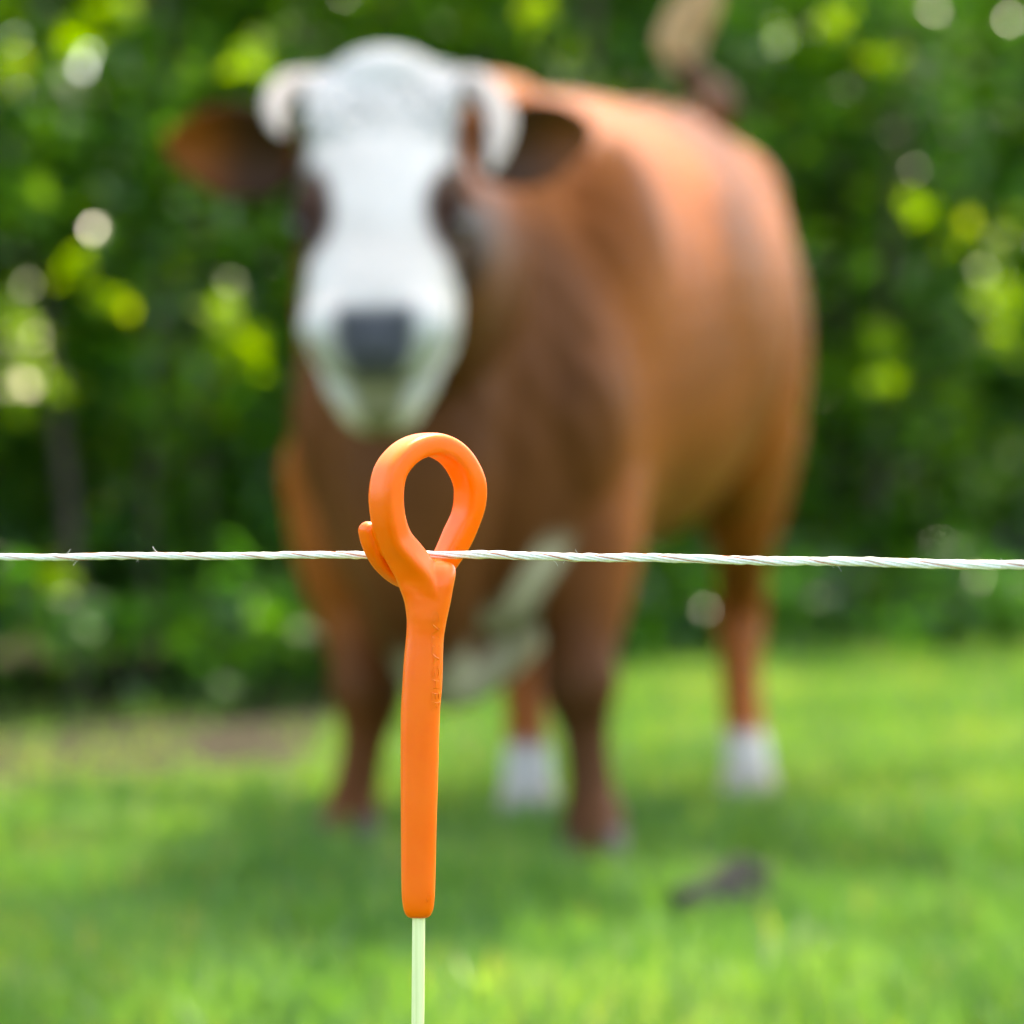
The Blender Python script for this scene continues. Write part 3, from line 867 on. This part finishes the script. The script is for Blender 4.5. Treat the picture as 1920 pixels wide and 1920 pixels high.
# hooves: two claws to a foot
for L_, mt in ((FL, 'hoof'), (FR, 'hoof'), (HL, 'hoof_pale'), (HR, 'hoof_pale')):
    x_, y_, d_ = L_[-1][:3]
    f0 = P(x_, y_, d_); gz = 0.0
    sp = Soup()
    for s_ in (-1, 1):
        base = np.array([f0[0], f0[1], 0]) + LEFT * 0.027 * s_
        lev = [(0.0, .040, .062, -.020), (0.02, .039, .060, -.016), (0.045, .036, .053, -.008), (0.07, .033, .046, 0.0), (0.085, .028, .040, 0.004)]
        pts_ = np.array([base - BACK * (-fy) + np.array([0, 0, zz - 0.004]) for zz, _, _, fy in lev])
        V, q, t_ = sweep(pts_, [l_[1] * .85 for l_ in lev], [l_[2] * .9 for l_ in lev], LEFT, n=16, p=2.4, round_ends=False)
        sp.add((V, q, t_))
    link_mesh('hoof', sp.mesh('hoof'), MAT[mt], parent=cow)


# ------------------------------------------------------------------ fence post
DP = 1.9
MM = 0.001
def PP(px, py, dmm=0.0): return P(px, py, DP) + np.array([0, dmm * MM, 0])
PXM = DP / FPX
rows = np.array([[1721, 768, 801], [1718, 762.5, 806.5], [1711, 758.5, 810.5], [1700, 755.5, 813.5], [1665, 752.5, 816], [1550, 751.5, 818.6], [1460, 751, 821.5], [1397, 751, 823], [1334, 751.5, 825],
                 [1287, 754, 829], [1240, 757, 830.5], [1197, 761, 832], [1178, 762, 834.5], [1160, 762, 838], [1125, 757, 846], [1100, 749, 851.5], [1080, 742, 855], [1066, 742, 853], [1058, 748, 847], [1052, 760, 836]])
rows = cr(rows, 5)
pts_ = np.array([PP((l + r) / 2, y_) for y_, l, r in rows])
a_ = (rows[:, 2] - rows[:, 1]) / 2 * PXM
top_ = [1050, 1058, 1066, 1076, 1086, 1100]            # the seat slopes down towards the viewer
pts_[:, 1] += np.interp(rows[:, 0], top_, [5.8, 4.6, 3.2, 1.6, 0.4, 0.0]) * MM
b_ = np.minimum(np.minimum(a_ * 0.9, 0.0088), np.interp(rows[:, 0], top_, [2.8, 4.2, 5.8, 7.2, 8.0, 8.5]) * MM)
hs = Soup()
hs.add(sweep(pts_, a_, b_, (1, 0, 0), n=40, p=2.5, round_ends=False))
ring = np.array([[806, 1230, 3.5, 5.0, 5.0], [804, 1170, 1.2, 7.0, 6.6], [799, 1124, -0.6, 8.2, 7.4], [786, 1082, -1.8, 8.8, 7.4], [763, 1046, -3.6, 8.6, 7.0], [741, 1012, -6, 8.2, 6.4], [729, 972, -9, 8.0, 6.1], [725.5, 925, -10.5, 8.0, 6.1], [735, 881, -9, 7.9, 5.9],
                 [764, 847, -3, 7.8, 5.7], [801, 833, 5, 7.8, 5.5], [834, 841, 11.5, 7.9, 5.6], [860, 864, 17, 8.0, 5.5], [879, 903, 21.5, 8.0, 5.5], [880, 940, 23.5, 7.9, 5.4], [872, 972, 24.5, 7.6, 5.2],
                 [858, 1004, 24.5, 7.4, 5.7], [842, 1036, 23.5, 6.8, 5.4], [822, 1066, 21.5, 6.0, 5.0], [790, 1088, 17, 5.4, 4.8], [752, 1083, 11.5, 4.8, 4.6], [718, 1056, 5.0, 4.5, 4.3], [698, 1022, 0.5, 4.3, 4.1], [690, 993, -1.5, 4.2, 4.0]])
rc_ = cr(ring, 7)
PHI = R(42)
Wn = np.array([math.sin(PHI), -math.cos(PHI), 0.0])
bl = np.clip(np.clip(np.arange(len(rc_)) - 12, 0, 99) / 24.0, 0, 1)[:, None]
Wr = np.array([1.0, -0.05, 0.0]) * (1 - bl) + Wn * bl
hs.add(sweep(np.array([PP(*r[:3]) for r in rc_]), rc_[:, 3] * MM, rc_[:, 4] * MM, Wr, n=44, p=4.2))
hm = fuse(hs, 'handle', 0.0005, 22, 0.5)
post_base = np.array([PP(783, 1960)[0], DP, 0.0])
post = empty('fence_post', post_base)
tag(post, 'bright orange pigtail-topped fence post on a thin pale rod in front of the cow', 'fence post')
bvh = BVHTree.FromPolygons([Vector(v) for v in verts_of(hm)], [tuple(p_.vertices) for p_ in hm.polygons])
handle = link_mesh('handle', hm, MAT['orange'], parent=post)
V, q, t_ = sweep(np.array([PP(785.3, 1690), PP(785, 1740), PP(783.5, 1920), PP(781, 2600), np.array([PP(775, 2600)[0], DP, -0.12])]), 0.00305, 0.00305, (1, 0, 0), n=20)
link_mesh('rod', mesh_np('rod', V, [q, t_]), MAT['rod'], parent=post)

def raised_text(body_text, name, px0, py0, size_px, length_px, height, angle_deg):
    """raised lettering running down the handle, wrapped on to its skin"""
    cu = bpy.data.curves.new(name, 'FONT'); cu.body = body_text; cu.size = 1.0; cu.extrude = 0.02; cu.resolution_u = 3
    to = bpy.data.objects.new(name, cu); col.objects.link(to)
    tm = bpy.data.meshes.new_from_object(to.evaluated_get(bpy.context.evaluated_depsgraph_get()))
    bpy.data.objects.remove(to)
    v = verts_of(tm); w = v[:, 0].max()
    out_ = []
    for x_, y_, z_ in v:
        py = py0 + x_ / w * length_px
        px = px0 + (y_ - 0.35) * size_px                  # letter tops point to the right
        o_ = PP(px, py, -60)
        hit = bvh.ray_cast(Vector(o_), Vector((0, 1, 0)))
        if hit[0] is None: out_.append(PP(px, py, 0)); continue
        out_.append(np.array(hit[0]) + np.array(hit[1]) * (height * (1.0 if z_ > 0 else -0.6)))
    tm.vertices.foreach_set('co', np.array(out_).ravel()); tm.update()
    return link_mesh(name, tm, MAT['orange'], parent=handle, smooth=False)

raised_text('GALLAGHER', 'lettering', 817.5, 1143, 21, 188, 0.00022, 0)
raised_text('12', 'mould_mark', 804, 1672, 12, 17, 0.00030, 0)


# ------------------------------------------------------------------ rope
def rope_center(x):
    """x in photograph pixels at the post's distance"""
    dev = np.where(x < 780, (780 - x) * 0.0000, 0)
    y = np.where(x < 800, 1040.5 + np.clip(800 - x, 0, 1900) * 0.0088, 1040.5 + np.clip(x - 900, 0, 1900) * 0.0158)
    d = 8.0 - (x - 790) * 0.08
    return y, d
xs = np.concatenate([np.arange(-14000, -900, 26.0), np.arange(-900, 2900, 2.6), np.arange(2900, 15000, 26.0)])
ry, rd = rope_center(xs)
ry = ry + 1.1 * np.sin(xs / 53.0) * 0.7 + 0.8 * vnoise(xs / 23.0, xs * 0 + 0.5, 61)
cen = np.array([PP(a, b2, c2) for a, b2, c2 in zip(xs, ry, rd)])
rope = empty('fence_rope', PP(790, 1041, 8))
tag(rope, 'white twisted electric fence rope stretched across the whole picture', 'rope')
RR = 0.0020
wob = 0.95 + 0.00015 * (xs - 900) * ((xs > -600) & (xs < 2500)) + 0.09 * vnoise(xs / 17.0, xs * 0 + 3.5, 62)
for k in range(6):
    ph = xs * 2 * math.pi / 235.0 + 0.5 * np.sin(xs / 83.0) + k * math.pi / 3
    r_ = RR * (0.60 + 0.05 * vnoise(xs / 13.0, xs * 0 + k, 64)) * wob
    pc = cen + np.column_stack([np.zeros(len(xs)), np.cos(ph) * r_, np.sin(ph) * r_])
    rad = RR * 0.40 * wob * (1 + 0.10 * vnoise(xs / 9.0, xs * 0 + k, 63))
    V, q, t_ = sweep(pc, rad, rad, (0, 0, 1), n=8)
    link_mesh('strand', mesh_np('strand', V, [q, t_]), MAT['twine'], parent=rope)
for k in range(2):                                     # thin conductor threads lying in the grooves
    ph = xs * 2 * math.pi / 235.0 + 0.5 * np.sin(xs / 83.0) + (k * 3 + 0.5) * math.pi / 3
    r_ = RR * (0.82 + 0.07 * vnoise(xs / 31.0, xs * 0 + k, 65)) * wob
    pc = cen + np.column_stack([np.zeros(len(xs)), np.cos(ph) * r_, np.sin(ph) * r_])
    V, q, t_ = sweep(pc, 0.00028, 0.00028, (0, 0, 1), n=6)
    link_mesh('tracer_thread', mesh_np('tracer_thread', V, [q, t_]), MAT['tracer'], parent=rope)
fs = Soup()
for k in range(34):                                    # loose fibres
    i0 = rng.integers(700, len(xs) - 700); a1 = rng.uniform(0, 2 * math.pi); L = rng.uniform(0.0012, 0.004)
    n_ = np.array([0, math.cos(a1), math.sin(a1)]); t1 = np.array([rng.choice([-1, 1]), 0, 0])
    p0 = cen[i0] + n_ * RR * 0.9
    V, q, t_ = sweep(cr([p0 - n_ * .0004, p0 + n_ * L * .3 + t1 * L * .5, p0 + n_ * L * .8 + t1 * L * .8], 3), 0.00008, 0.00008, (0.3, 0.5, 0.7), n=4, round_ends=False)
    fs.add((V, q, t_))
tag(link_mesh('loose_fibre', fs.mesh('loose_fibre'), MAT['twine'], parent=rope), kind='stuff')


# ------------------------------------------------------------------ clod of earth in the grass
c0 = P(1345, 1675, 6.1); c0[2] = 0.0
cs = Soup()
for (ox, oy, oz, r_) in ((0.02, 0, .035, .055), (0.045, 0.01, .075, .038), (-0.035, 0, .025, .045), (-0.07, 0.02, .012, .03), (0.0, -.03, .02, .04), (0.06, -0.01, .03, .03)):
    cs.add(ellipsoid(c0 + np.array([ox, oy, oz]) * 0.92, (r_ * 1.0, r_ * .9, r_ * .88)))
cm = fuse(cs, 'earth_clod', 0.007, 2)
v = verts_of(cm); nn_ = normals_of(cm)
v = v + nn_ * (0.010 * vnoise(v[:, 0] * 45 + v[:, 1] * 31, v[:, 2] * 45, 71))[:, None]
cm.vertices.foreach_set('co', v.ravel())
clod = link_mesh('earth_clod', cm, MAT['clod'], smooth=False)
tag(clod, 'small dark clod of earth lying in the grass to the right', 'clod')
